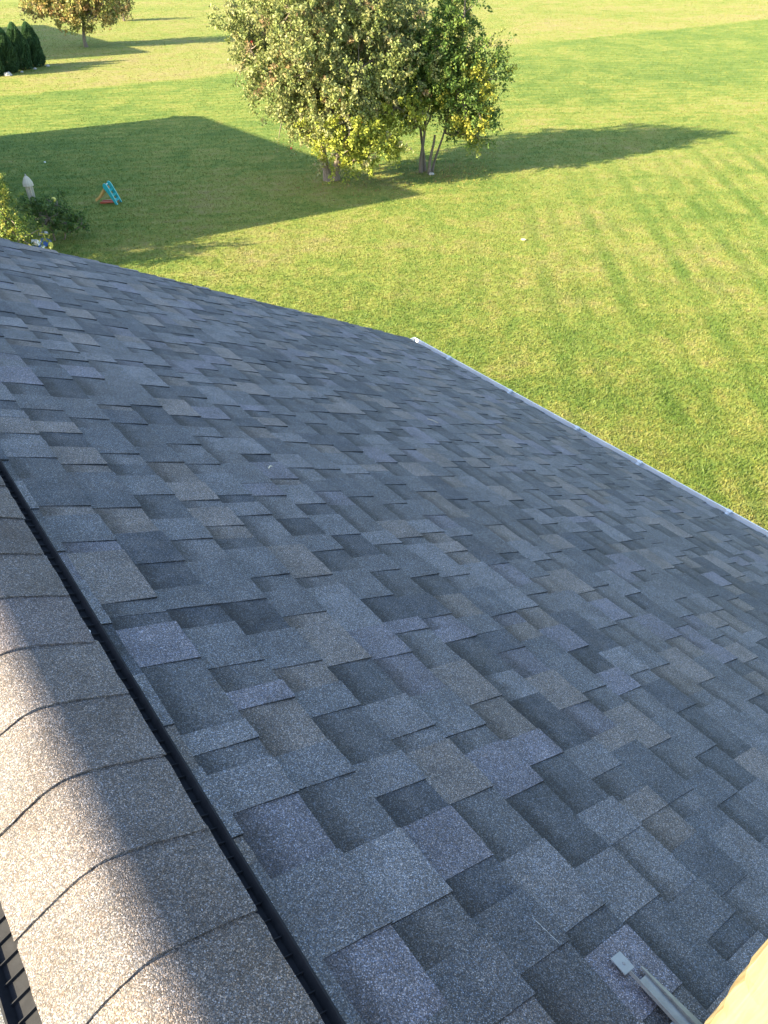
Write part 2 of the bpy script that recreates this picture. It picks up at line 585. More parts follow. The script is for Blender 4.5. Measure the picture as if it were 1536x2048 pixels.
def shingles(side):
    """all plies of one slope: list of (V, F, UV, colour)"""
    out = []
    EXP = 0.146
    butts = []
    b = 0.991 - 3 * EXP
    while b < ES + 0.006:
        if b > RS + 0.05: butts.append(b)
        b += EXP
    if butts[-1] < ES - 0.05: butts.append(ES - 0.002)
    for b in butts:
        s0 = max(b - EXP - 0.02, RS + 0.01)
        y = YN - rng.uniform(0, 0.2)
        high = rng.random() < 0.5
        colr = None
        while y < YF:
            if high: w = rng.choice([0.06, 0.09, 0.12, 0.145, 0.17, 0.21], p=[.1, .2, .24, .22, .16, .08])
            else: w = rng.choice([0.05, 0.08, 0.11, 0.14, 0.19], p=[.18, .26, .26, .2, .10])
            w *= rng.uniform(0.92, 1.08)
            ya, yb = max(y, YN - 0.01), min(y + w, YF + rng.uniform(-0.004, 0.006))
            if yb - ya > 0.03:
                c = pick_col(not high)
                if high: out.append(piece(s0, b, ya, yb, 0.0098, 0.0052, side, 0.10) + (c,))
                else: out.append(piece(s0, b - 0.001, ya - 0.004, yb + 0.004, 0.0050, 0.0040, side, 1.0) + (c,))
            y += w
            high = not high if rng.random() < 0.86 else high
    return out


def ply_tint(V, c):
    t = np.tile((0.022, 0.024, 0.028), (len(V), 1)); t[:len(V) // 3] = c
    return t


def put_shingles(pieces, deck, individual):
    if individual:
        area = []
        for V, F, UV, c in pieces:
            q, dep = proj(np.array(V[:len(V) // 3]))
            if (dep < 0.2).any(): area.append(0); continue
            m_ = q.mean(0)
            if not (0 < m_[0] < 1536 and 0 < m_[1] < 2048): area.append(0); continue
            x, y_ = q[:, 0], q[:, 1]
            area.append(abs(np.sum(x * np.roll(y_, -1) - y_ * np.roll(x, -1))) / 2)
        order = np.argsort(area)[::-1][:300]
    else: order = []
    solo = set(int(i) for i in order)
    for i in order:
        V, F, UV, c = pieces[i]
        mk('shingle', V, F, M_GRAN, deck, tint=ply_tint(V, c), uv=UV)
    m = MB(); U = []; T = []
    for i, (V, F, UV, c) in enumerate(pieces):
        if i in solo: continue
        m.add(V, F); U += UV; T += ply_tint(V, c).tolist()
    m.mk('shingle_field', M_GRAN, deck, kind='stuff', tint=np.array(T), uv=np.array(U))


put_shingles(shingles(1), deck_r, True)
put_shingles(shingles(-1), deck_l, False)

def cap_z(dx, e):
    # rounded crest, flanks a little steeper than the roof
    return ZR + e / CP - math.tan(PITCH) * 0.145 + 0.60 * (math.hypot(0.145, 0.040) - math.hypot(dx, 0.040))


# --- ridge vent: plastic body, outer baffles, ribs in the open louvre
def ridge_vent():
    body = MB()
    hw = 0.128
    pts = [(XR + u * hw, cap_z(u * hw, 0.0215)) for u in np.linspace(-1, 1, 13)]
    low = [(XR + u * hw, cap_z(u * hw, 0.010)) for u in np.linspace(1, -1, 7)]
    poly = pts + low
    body.extrude(poly, lambda a, b: (a, YN + 0.3, b), lambda a, b: (a, YF - 0.25, b))
    v = body.mk('ridge_vent', M_VENT, house)
    for side in (1, -1):
        # base flange under the louvre and the upstanding baffle lip
        bf = MB()
        bf.box((RS + 0.10, YN + 0.3, 0.0112), (RS + 0.199, YF - 0.25, 0.0135), lambda s, y, e: RP(s, y, e, side))
        bf.mk('flange', M_VENT, v)
        lip = MB()
        poly = [(0.1835, 0.0136), (0.1985, 0.0136), (0.1925, 0.029), (0.1885, 0.029)]
        lip.extrude(poly, lambda a, e: RP(RS + a, YN + 0.3, e, side), lambda a, e: RP(RS + a, YF - 0.25, e, side))
        lip.mk('baffle', M_VENT, v)
        y = -0.25
        while y < (2.6 if side > 0 else 1.0):
            r = MB()
            r.box((RS + 0.140, y, 0.0136), (RS + 0.1845, y + 0.0014, 0.0200), lambda s, yy, e: RP(s, yy, e, side))
            r.mk('rib', M_VENT, v)
            y += 0.030
    nl = MB()
    c0 = RP(RS + 0.166, 1.235, 0.0137)
    nl.lathe([(0.0055, 0), (0.0055, 0.0015), (0.003, 0.003), (0.0008, 0.0035)], 10, c0)
    nl.mk('nail_head', M_WHITE, v)


ridge_vent()


def caps():
    EX = 0.168
    hwid = 0.168                        # developed half width along the slope
    nU = 31
    y = YN + 0.28
    # one cap's exposed (lower) edge lies towards -Y, on top of the nearer cap
    k0 = 0
    ys = []
    yy = 0.511 - 26 * EX
    while yy < YF - 0.1:
        if yy > YN + 0.1: ys.append(yy)
        yy += EX
    for yc in ys:
        c = pick_col(False)
        c = 0.35 * c + 0.65 * np.array((0.108, 0.086, 0.071))
        V = []; UV = []
        lenY = min(0.30, YF - 0.05 - yc)
        rows = [0, 0.10, 0.20, 0.30, 0.40, 0.50, 0.56, 0.60, 1.0]
        sk = rng.uniform(-0.005, 0.005); shx = rng.uniform(-0.003, 0.003); tl = rng.uniform(-0.0015, 0.002)
        wob = rng.uniform(-0.0015, 0.0015, (len(rows), 2))
        for lay in (0, 1):
            for ri, t in enumerate(rows):
                taper = 0.0 if t <= 0.56 else (0.010 if t < 0.7 else 0.016)
                for iu in range(nU):
                    u = -1 + 2 * iu / (nU - 1)
                    dx = u * (hwid - taper + wob[ri, 0 if u < 0 else 1]) * CP + 0.008 + shx
                    e = 0.0345 - 0.0078 * t - 0.004 * lay
                    z = cap_z(dx, e + tl * (1 - t) * abs(u))
                    yv = yc + t * lenY + sk * u
                    if t == 0: yv += rng.uniform(-0.001, 0.001)
                    V.append((XR + dx, yv, z)); UV.append((0.0, 1.0))
        nR = len(rows); n = nR * nU
        F = []
        for r in range(nR - 1):
            for i in range(nU - 1):
                q = r * nU + i
                F.append((q, q + 1, q + nU + 1, q + nU)); F.append((n + q, n + q + nU, n + q + nU + 1, n + q + 1))
        for i in range(nU - 1):
            F.append((i, n + i, n + i + 1, i + 1)); q = (nR - 1) * nU + i; F.append((q, q + 1, n + q + 1, n + q))
        for r in range(nR - 1):
            q = r * nU; F.append((q, q + nU, n + q + nU, n + q)); q += nU - 1; F.append((q, n + q, n + q + nU, q + nU))
        o = mk('ridge_cap_shingle', V, F, M_GRAN, house, tint=np.tile(c, (len(V), 1)), uv=UV)
        sm = np.zeros(len(F), bool); sm[:2 * (nR - 1) * (nU - 1)] = True      # broad faces smooth, cut edges crisp
        o.data.polygons.foreach_set('use_smooth', sm)
        ev = np.zeros(len(o.data.edges), bool)
        pv = np.array([e.vertices[:] for e in o.data.edges])
        rim = np.array([(i % n) // nU in (0, nR - 1) or (i % nU) in (0, nU - 1) for i in range(2 * n)])
        ev[:] = rim[pv[:, 0]] & rim[pv[:, 1]]
        at = o.data.attributes.new('sharp_edge', 'BOOLEAN', 'EDGE'); at.data.foreach_set('value', ev)


caps()

# --- gutter
def gutter():
    def make(side):
        xb, _, zb = RP(ES - 0.02, 0, -0.03)
        prof = [(0.0, -0.004), (0.0, -0.115), (0.080, -0.115), (0.094, -0.085), (0.124, -0.050), (0.131, -0.008), (0.117, -0.004)]
        prof = [Vector(p) for p in prof]
        off = []
        for i, p in enumerate(prof):
            t = (prof[min(i + 1, len(prof) - 1)] - prof[max(i - 1, 0)]).normalized()
            off.append(p + Vector((-t.y, t.x)) * 0.0022)
        poly = [(xb + 0.003 + p.x, zb + p.y) for p in prof] + [(xb + 0.003 + p.x, zb + p.y) for p in off[::-1]]
        if side < 0: poly = [(2 * XR - a, b) for a, b in poly]
        m = MB(); m.extrude(poly, lambda a, b: (a, YN - 0.005, b), lambda a, b: (a, YF + 0.012, b))
        g = m.mk('gutter', M_GUT, house)
        for y in ((YF + 0.0125, YF + 0.015), (YN - 0.008, YN - 0.0055)):
            e = MB()
            pl = [(xb + 0.003 + p.x, zb + p.y) for p in prof]
            if side < 0: pl = [(2 * XR - a, b) for a, b in pl]
            e.extrude(pl, lambda a, b: (a, y[0], b), lambda a, b: (a, y[1], b))
            e.mk('end_cap', M_GUT, g)
        if side > 0:
            for y in (4.84, 4.01, 3.23, 2.60, 1.83, 1.05, 0.25):
                hb = MB()
                hb.box((xb + 0.006, y - 0.011, zb - 0.020), (xb + 0.130, y + 0.011, zb - 0.006))
                hb.box((xb + 0.094, y - 0.018, zb - 0.0055), (xb + 0.122, y + 0.018, zb + 0.006))
                hb.mk('hanger', M_GUT, g)
        return g
    make(1); make(-1)


gutter()

# --- timber post and metal strap at the lower right
def post():
    x0, y1 = RP(1.150, 0, 0)[0], 0.031
    zb = RP(1.17, 0, 0)[2]
    t = empty('timber_post', (x0 + 0.07, y1 - 0.05, zb), 'sunlit yellow timber post at the lower right corner of the roof', 'post')
    m = MB()
    # rough sawn 90 x 140 post with worn corner
    n = 26
    rows = []
    for k in range(n):
        z = zb - 0.06 + 0.80 * k / (n - 1)
        j = lambda a: rng.uniform(-a, a)
        c = 0.030 + rng.normal(0, 0.003)
        xx, yy = x0 + j(0.0012), y1 + j(0.0022)
        rows.append([(xx, yy - c, z), (xx + c * 0.10, yy - c * 0.50, z), (xx + c * 0.36, yy - c * 0.16, z), (xx + c, yy, z), (x0 + 0.14, yy, z), (x0 + 0.14, y1 - 0.1, z), (x0 + 0.003, y1 - 0.1, z), (x0, y1 - 0.094, z)])
    V = [p for r in rows for p in r]; k7 = 8
    F = [tuple(range(k7)), tuple(range((n - 1) * k7, n * k7))[::-1]]
    for r in range(n - 1):
        for i in range(k7):
            a, b = r * k7 + i, r * k7 + (i + 1) % k7
            F.append((a, a + k7, b + k7, b))
    m.add(V, F)
    m.mk('shaft', M_TIMBER, t)
    cp = MB(); zt = zb - 0.06 + 0.80
    cp.box((x0 - 0.01, y1 - 0.11, zt + 0.0005), (x0 + 0.15, y1 + 0.01, zt + 0.022))
    cp.mk('cap', M_TIMBER, t)
    # strap: folded sheet metal lying along the ridge direction
    s = empty('metal_strap', RP(1.2, 0.12, 0.011), 'grey folded metal strap lying on the shingles beside the timber post', 'strap')
    f = lambda a, y, e: RP(a - 0.012, y - 0.024, e)
    a = MB(); a.box((1.190, 0.182, 0.0118), (1.222, 0.214, 0.0136), f); a.mk('nail_plate', M_ZINC, s)
    hl = MB(); hl.lathe([(0.003, 0), (0.003, 0.001), (0.001, 0.0016)], 8, f(1.206, 0.196, 0.0137)); hl.mk('nail', M_STEEL, s)
    # U channel: floor and two flanges, open slot near the plate
    b = MB()
    b.box((1.203, 0.050, 0.0116), (1.232, 0.163, 0.0132), f)
    b.box((1.2015, 0.050, 0.0116), (1.2030, 0.1815, 0.0185), f)
    b.hexa([f(1.232, 0.035, 0.0118), f(1.254, 0.035, 0.0118), f(1.240, 0.176, 0.0118), f(1.232, 0.176, 0.0118),
            f(1.232, 0.035, 0.0190), f(1.254, 0.035, 0.0134), f(1.240, 0.176, 0.0134), f(1.232, 0.176, 0.0165)])
    b.mk('channel', M_STEEL, s)
    d = MB(); d.box((1.135, -0.06, 0.0114), (1.2008, 0.092, 0.0128), f); d.box((1.2010, -0.06, 0.0134), (1.231, 0.070, 0.0150), f)
    d.mk('base_plate', M_ZINC, s)


post()


def small_roof_bits():
    # chalk scrape, dry twigs
    m = MB()
    a, b = np.array(RP(1.098, 0.312, 0.0122)), np.array(RP(1.106, 0.254, 0.0122))
    nrm = np.array([SP, 0, CP]); dr = b - a; w = np.cross(dr, nrm); w /= np.linalg.norm(w)
    k = 14; up = []; dn = []
    for i in range(k):
        t = i / (k - 1); p = a + dr * t + w * rng.uniform(-.0009, .0009); q = 0.0006 * (0.2 + 1.2 * rng.random()) * (1 - 0.6 * t)
        up.append(p + w * q); dn.append(p - w * q)
    poly = up + dn[::-1]
    kk = len(poly)
    m.add(poly + [p + nrm * 0.0006 for p in poly], [tuple(range(kk)), tuple(range(kk, 2 * kk))[::-1]] + [(i, (i + 1) % kk, kk + (i + 1) % kk, kk + i) for i in range(kk)])
    o = m.mk('chalk_scrape', M_CHALK, None, loc=tuple(a)); tag(o, 'thin pale scrape mark on a dark shingle above the metal strap', 'scrape mark')
    for (s, y, ds, dy, lab) in ((3.28, 2.93, 0.05, -0.05, 'tiny pale twig lying on the shingles towards the gutter'),
                                (1.62, 2.10, 0.03, 0.02, 'tiny pale green stem lying on shingles left of the roof centre')):
        t = MB()
        t.tube([RP(s, y, 0.015), RP(s + ds * 0.5, y + dy * 0.5 + 0.004, 0.018), RP(s + ds, y + dy, 0.014)], [0.0022, 0.002, 0.0012], 6)
        o = t.mk('twig', M_TWIG, None, loc=RP(s, y, 0.01)); tag(o, lab, 'twig')


small_roof_bits()

# ------------------------------------------------------------------ trees
LAT = np.array([0.7995, -0.6006, 0]); LAT /= np.linalg.norm(LAT)
DEP = np.array([0.6006, 0.7995, 0]); DEP /= np.linalg.norm(DEP)


def leaves_mesh(C, size, cols, up_bias=0.3):
    """C (n,3) leaf centres -> folded diamond leaves"""
    n = len(C)
    d = rng.normal(0, 1, (n, 3)); d[:, 2] -= 0.35; d /= np.linalg.norm(d, axis=1)[:, None]
    r = rng.normal(0, 1, (n, 3)); r[:, 2] += up_bias
    s = np.cross(d, r); s /= np.linalg.norm(s, axis=1)[:, None] + 1e-9
    nn = np.cross(s, d)
    L = size * rng.uniform(0.7, 1.3, n)[:, None]
    A = C - d * L * 0.5; B = C + d * L * 0.5
    S1 = C + s * L * 0.30 + nn * L * 0.08; S2 = C - s * L * 0.30 + nn * L * 0.08
    V = np.stack([A, S1, B, S2], 1).reshape(-1, 3)
    b = np.arange(n) * 4
    F = np.concatenate([np.stack([b, b + 1, b + 2], -1), np.stack([b, b + 2, b + 3], -1)])
    return V, F, np.repeat(cols, 4, 0) * np.array([1.36, 1.34, 1.08])


def crown_points(base, blobs, twigs, per, tlen, spread, colf, shell=0.5):
    pts = []; cols = []; tw = []
    for (a, d, z, r) in blobs:
        c = base + LAT * a + DEP * d + np.array([0, 0, z])
        nt = int(twigs * r * r)
        v = rng.normal(0, 1, (nt, 3)); v /= np.linalg.norm(v, axis=1)[:, None]
        rad = r * (shell + (1 - shell) * rng.random(nt) ** 0.7)
        ns = max(5, int(8 * r))                    # leaf masses hang in sub-clumps round the limb end
        sv = rng.normal(0, 1, (ns, 3)); sv /= np.linalg.norm(sv, axis=1)[:, None]
        sc_ = sv * (r * rng.uniform(0.45, 0.95, (ns, 1)))
        pick = rng.integers(0, ns, nt)
        o = c + (sc_[pick] + v * (0.40 * rad)[:, None]) * np.array([1, 1, 0.92])
        loose = rng.random(nt) < 0.22
        o[loose] = (c + v * rad[:, None])[loose]
        v = o - c; v /= np.linalg.norm(v, axis=1)[:, None] + 1e-9
        dirn = v * 0.7 + rng.normal(0, 0.45, (nt, 3)) + np.array([0, 0, 0.15])
        dirn /= np.linalg.norm(dirn, axis=1)[:, None]
        ln = tlen * rng.uniform(0.5, 1.4, nt)
        shoot = rng.random(nt) < 0.07              # long upright shoots break the outline
        dirn[shoot] = dirn[shoot] * 0.45 + np.array([0, 0, 0.9]); ln[shoot] *= 1.9
        cb = np.array([colf(o[i], (a, d, z, r)) for i in range(nt)])
        t = rng.random((nt, per))
        P = o[:, None] + dirn[:, None] * (t * ln[:, None])[..., None] + rng.normal(0, spread, (nt, per, 3))
        P[..., 2] -= (t ** 2 * ln[:, None]) * 0.25
        pts.append(P.reshape(-1, 3))
        cc = cb[:, None] * rng.uniform(0.8, 1.22, (nt, per, 1)) * np.stack([rng.uniform(.9, 1.12, (nt, per)), np.ones((nt, per)), rng.uniform(.8, 1.2, (nt, per))], -1)
        cols.append(cc.reshape(-1, 3))
        tw.append((c, o[:: max(1, nt // 8)]))
    P = np.concatenate(pts); Cc = np.concatenate(cols)
    keep = P[:, 2] > 0.25
    return P[keep], Cc[keep], tw


def limb(m, a, b, r0, r1, n=6, sag=0.3):
    a, b = np.array(a), np.array(b)
    L = np.linalg.norm(b - a)
    pts = []; rr = []
    k = 5
    off = rng.normal(0, 0.06 * L, 3)
    for i in range(k + 1):
        t = i / k
        p = a + (b - a) * t + off * math.sin(math.pi * t) + np.array([0, 0, -sag * 0.12 * L * math.sin(math.pi * t)])
        pts.append(p); rr.append(r0 + (r1 - r0) * t)
    m.tube(pts, rr, n)


def tree(name, label, cat, base, blobs, stems, colf, twigs, per, tlen, spread, leaf, group=None, shell=0.5, sq=(1, 1, 1, 1)):
    base = np.array(base, float); base[2] = gz(base[0], base[1])
    blobs = [(a * sq[0 if a < 0 else 3], d, z * sq[1], r * sq[2]) for a, d, z, r in blobs]
    t = empty(name, tuple(base), label, cat, group)
    P, Cc, tw = crown_points(base, blobs, twigs, per, tlen, spread, colf, shell)
    V, F, T = leaves_mesh(P, leaf, Cc)
    mk('crown', V, F, M_LEAF, t, tint=T)
    # stems
    tips = []
    for (dx, dy, lx, ly, hh, r) in stems:
        m = MB()
        b0 = base + LAT * dx + DEP * dy + np.array([0, 0, -0.08]); tip = b0 + LAT * lx + DEP * ly + np.array([0, 0, hh])
        k = 7; off = rng.normal(0, 0.05, 3) * [1, 1, 0]
        pts = []; rr = []
        for i in range(k + 1):
            q = i / k
            pts.append(b0 + (tip - b0) * q + off * math.sin(q * 5)); rr.append(r * (1.35 - 0.35 * min(1, q * 4)) * (1 - 0.35 * q))
        m.tube(pts, rr, 10)
        m.mk('trunk', M_BARK, t)
        tips.append((tip, r * 0.65))
    m = MB()
    for c, os_ in tw:
        tip, r = min(tips, key=lambda q: np.linalg.norm(q[0] - c))
        limb(m, tip - np.array([0, 0, 0.1]), c, r * 0.75, 0.035)
        for o in os_: limb(m, c, o, 0.030, 0.010, 4, 0.0)
    m.mk('branch', M_BARK, t)
    return t, P


def apple_col(o, b):
    z = b[2]
    u = 0.45 * rng.random() + 0.55 * (0.5 + 0.5 * math.sin(o[0] * 2.3 + 1.7 * math.sin(o[2] * 1.9)) * math.sin(o[1] * 2.1 + o[2] * 1.3))
    if z < 3.0 and b[0] > -0.2 and u < 0.75: return (0.20, 0.23, 0.045)
    if u < 0.16: return (0.20, 0.15, 0.095)
    if u < 0.45: return (0.175, 0.195, 0.095)
    if u < 0.75: return (0.140, 0.170, 0.070)
    return (0.215, 0.215, 0.125)


t1, P1 = tree('apple_tree', 'large spreading apple tree with red apples and a short thick trunk', 'tree', (19.1, 29.5, 0),
     [(-2.7, 0, 5.7, 1.6), (-1.3, -.6, 6.6, 1.8), (0.6, 0, 7.1, 1.9), (2.1, .5, 6.3, 1.7), (-2.3, -.3, 3.9, 1.3), (-0.7, -1, 4.6, 1.8),
      (1.2, -1, 4.5, 1.7), (2.9, 0, 4.4, 1.3), (.9, -1.4, 2.7, 1.2), (1.5, -1.3, 1.45, 0.8), (.40, -1.4, 1.45, .75), (-2.3, 0, 2.5, .75),
      (0, 1.5, 4.5, 1.9), (1.2, 1.5, 6, 1.8), (-1.5, 1.4, 5.5, 1.8), (-3.5, 0, 5.2, .6), (-1.4, -0.6, 2.7, 1.0), (-.2, -1, 2.3, .9), (1.0, -1.3, 1.2, .65), (2.0, -.8, 2.0, .95), (2.6, -.3, 3.0, 1.1), (0.2, -1.2, 3.4, 1.3)],
     [(-0.14, 0, -.25, 0, 1.75, 0.19), (0.14, 0.05, .35, .1, 1.8, 0.18)], apple_col, 84, 32, 0.50, 0.065, 0.125, sq=(0.86, 0.97, 0.98, 1.10))
sel = rng.choice(len(P1), 36, replace=False)
cand = sorted([P1[i] for i in sel], key=lambda p: (p - t1.location) @ (DEP + LAT * 0.6))[:18]
am = MB(); am.lathe([(0.012, -0.042), (0.035, -0.03), (0.046, 0.0), (0.036, 0.032), (0.012, 0.036), (0.004, 0.028)], 10)
ame = mesh_np('apple', am.V, am.F, M_APPLE, smooth=True)
for p in cand:
    o = bpy.data.objects.new('apple', ame); col.objects.link(o); o.parent = t1
    o.location = Vector(p) - t1.location
    o.scale = (1.1,) * 3


def green_col(o, b):
    u = rng.random()
    yel = 0.5 + 0.5 * math.sin(o[0] * 2.6 + o[2] * 1.1) * math.sin(o[1] * 2.2 - o[2] * 2.4)
    if b[0] > 1.2 and b[2] < 4.4 and u * 0.4 + yel * 0.6 > 0.52: return (0.21, 0.22, 0.045)
    if u < 0.5: return (0.060, 0.105, 0.028)
    if u < 0.8: return (0.095, 0.145, 0.035)
    return (0.16, 0.19, 0.06)


tree('apple_tree', 'narrower dark green tree with yellow patches and thin twisted stems', 'tree', (23.1, 27.5, 0),
     [(1.3, 0, 6.5, .9), (0.1, 0, 5.6, 1.2), (1.9, .2, 5, 1.2), (2.5, 0, 4, .85), (0.3, 0, 4.1, 1.5), (1.6, -.4, 3.3, 1.3), (2.4, 0, 2.7, .85),
      (2.35, -.2, 1.7, .5), (1.5, -.2, 1.9, .45), (-0.6, 0, 3.1, 1.0), (0.5, .8, 3.9, 1.4), (1.45, 0, 7.5, .35), (0.9, 0, 7.1, .4), (-.8, 0, 5, .9), (-1.1, -.2, 3.9, .9), (-1.0, -.3, 2.6, .7)],
     [(0, 0, .15, 0, 1.7, .075), (-.38, .25, .1, 0, 1.9, .085), (-.2, .5, -.2, .1, 1.9, .08), (.12, .35, .5, 0, 1.8, .06)],
     green_col, 88, 32, 0.50, 0.065, 0.12, sq=(1.25, 0.93, 0.98, 0.86))


def far_col(o, b):
    u = rng.random()
    if u < 0.35: return (0.24, 0.205, 0.09)
    if u < 0.6: return (0.14, 0.155, 0.05)
    if u < 0.75: return (0.24, 0.16, 0.09)
    return (0.19, 0.20, 0.075)


tree('shade_tree', 'broad olive and tan tree on thin straight trunk beyond the evergreens', 'tree', (26.9, 83.1, 0),
     [(-2.8, 0, 2.9, 1.3), (-0.9, -.5, 2.6, 1.3), (1.2, 0, 2.7, 1.3), (2.8, .3, 3.1, 1.3), (0, 0, 4.4, 2.2), (-2.2, 0, 4.6, 1.8), (2.4, 0, 4.7, 1.8), (0, .5, 6.2, 2), (-4.0, 0, 3.5, .9), (0.2, -.6, 2.0, .8)],
     [(0, 0, .05, 0, 2.0, .17)], far_col, 42, 18, 0.6, 0.12, 0.24)


def far2_col(o, b):
    return [(0.075, 0.095, 0.035), (0.12, 0.10, 0.05), (0.13, 0.085, 0.06)][rng.integers(3)]


tree('shade_tree', 'smaller dark tree standing behind the broad olive tree', 'tree', (38.5, 103.0, 0),
     [(0, 0, 2.6, 1.3), (1.1, 0, 2.4, 1.0), (-1.0, 0, 3.2, 1.2), (0.3, 0, 4.4, 1.7), (1.0, 0, 5.5, 1.3)],
     [(0, 0, 0, 0, 1.6, .12)], far2_col, 40, 16, 0.5, 0.12, 0.22, sq=(.7, .42, .6, .7))


def evergreen(base, hgt, rad, label):
    base = np.array([base[0], base[1], gz(*base)])
    t = empty('arborvitae', tuple(base), label, 'evergreen', 'row of columnar evergreens')
    n = 15000
    z = rng.random(n) ** 0.85
    prof = np.minimum(1, (1 - z) * 2.1) ** 0.62 * np.minimum(1, 0.82 + z * 1.2)
    th = rng.uniform(0, 2 * math.pi, n)
    lump = 1 + 0.10 * np.sin(3 * th + z * 9 + base[0] * 3) + 0.07 * np.sin(7 * th - z * 17)
    r = rad * prof * lump * (0.72 + 0.28 * rng.random(n) ** 0.5)
    P = base + np.stack([np.cos(th) * r, np.sin(th) * r, 0.06 + z * hgt], -1)
    d = np.stack([np.cos(th) * 0.35, np.sin(th) * 0.35, np.ones(n)], -1) + rng.normal(0, .25, (n, 3))
    d /= np.linalg.norm(d, axis=1)[:, None]
    s = np.cross(d, rng.normal(0, 1, (n, 3))); s /= np.linalg.norm(s, axis=1)[:, None]
    L = 0.16 * rng.uniform(.6, 1.3, n)[:, None]
    V = np.stack([P - d * L * .5, P + s * L * .28, P + d * L * .6, P - s * L * .28], 1).reshape(-1, 3)
    b = np.arange(n) * 4
    F = np.stack([b, b + 1, b + 2, b + 3], -1)
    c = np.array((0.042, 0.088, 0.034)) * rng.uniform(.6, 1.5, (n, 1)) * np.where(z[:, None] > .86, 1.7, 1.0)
    mk('crown', V, F, M_LEAF, t, tint=np.repeat(c, 4, 0))
    m = MB(); m.tube([base + [0, 0, -0.05], base + [0, 0, hgt * .5], base + [0, 0, hgt * .93]], [0.09, 0.06, 0.015], 7)
    m.mk('trunk', M_BARK, t)


evergreen((19.3, 73.3), 2.95, 0.74, 'columnar evergreen at the right end of the row')
evergreen((18.0, 72.3), 3.05, 0.76, 'columnar evergreen second from the right end of the row')
evergreen((16.7, 71.3), 2.95, 0.74, 'columnar evergreen third from the right, cut by the left picture edge')
evergreen((15.3, 70.4), 2.95, 0.74, 'columnar evergreen fourth from the right, beyond the left picture edge')
for (x, y, r, lab) in ((20.0, 72.6, .17, 'pale edging stone at the foot of the right-end evergreen'), (18.7, 71.7, .15, 'pale edging stone between the two right-hand evergreens'),
                       (17.4, 70.7, .13, 'small pale edging stone before the third evergreen'), (16.1, 69.7, .30, 'largest pale stone at the left picture edge before evergreens')):
    m = MB(); m.lathe([(r * .7, -.05), (r, 0.03), (r * .85, r * .55), (r * .4, r * .8)], 9, (0, 0, 0))
    V = np.array(m.V) * (1 + rng.uniform(-.1, .1, (len(m.V), 1))) + [x, y, gz(x, y)]
    o = mk('edging_stone', V, m.F, M_STONE, loc=(x, y, gz(x, y))); tag(o, lab, 'stone', 'edging stones along the evergreens')


def bush_col(o, b):
    u = rng.random()
    if u < .25: return (0.20, 0.205, 0.05)
    if u < .7: return (0.11, 0.15, 0.035)
    return (0.05, 0.085, 0.022)


tree('shrub', 'sunlit yellow-green leafy shrub behind the roof edge at the left', 'shrub', (4.62, 26.32, 0),
     [(0, 0, 2.7, .62), (.25, -.2, 2.0, .75), (-.7, .2, 2.3, .9), (.4, 0, 1.3, .8), (-.5, 0, 1.2, .9), (-1.2, .9, 2.3, .9), (-.9, 1.2, 1.2, 1.0), (-1.6, .6, 1.2, .9), (-1.9, 1.7, 2.7, .9), (-1.6, 1.4, 1.4, .9), (-1.7, 2.3, 2.2, .8)], [(0, 0, 0, 0, .9, .06), (.1, .1, .3, 0, .8, .05)],  # leftmost leaf masses, out of view, are added to widen the lawn shadow
     bush_col, 190, 16, 0.28, 0.045, 0.075)


def dark_bush(o, b):
    return [(0.045, 0.085, 0.028), (0.065, 0.115, 0.035), (0.09, 0.14, 0.05)][rng.integers(3)]


tree('shrub', 'low dark shaded shrub with tiny pale flowers beside the umbrella', 'shrub', (6.75, 29.3, 0),
     [(0, 0, .8, .55), (.6, 0, .6, .5), (-.5, .2, 1.0, .6), (1.0, .3, .45, .4), (0.1, .8, 1.0, .5)], [(0, 0, 0, 0, .5, .04), (.2, .1, .3, 0, .4, .03)],
     dark_bush, 190, 14, 0.26, 0.045, 0.10)

def fallen():
    n = 1400
    P = []
    for bx, by, r in ((20.0, 28.6, 2.6), (24.0, 27.0, 1.8)):
        q = rng.normal(0, r * 0.6, (n // 2, 2)) + [bx, by]
        P.append(np.column_stack([q, gz(q[:, 0], q[:, 1]) + rng.uniform(0.035, 0.055, n // 2)]))
    P = np.concatenate(P)
    V, F, T = leaves_mesh(P, 0.075, np.array([(0.22, 0.17, 0.06), (0.16, 0.10, 0.05), (0.20, 0.21, 0.07)])[rng.integers(0, 3, n)], 2.0)
    o = mk('fallen_leaves', V, F, M_LEAF, kind='stuff', tint=T)
    o['label'] = 'dry leaves scattered on the grass under the two trees'; o['category'] = 'leaves'


fallen()

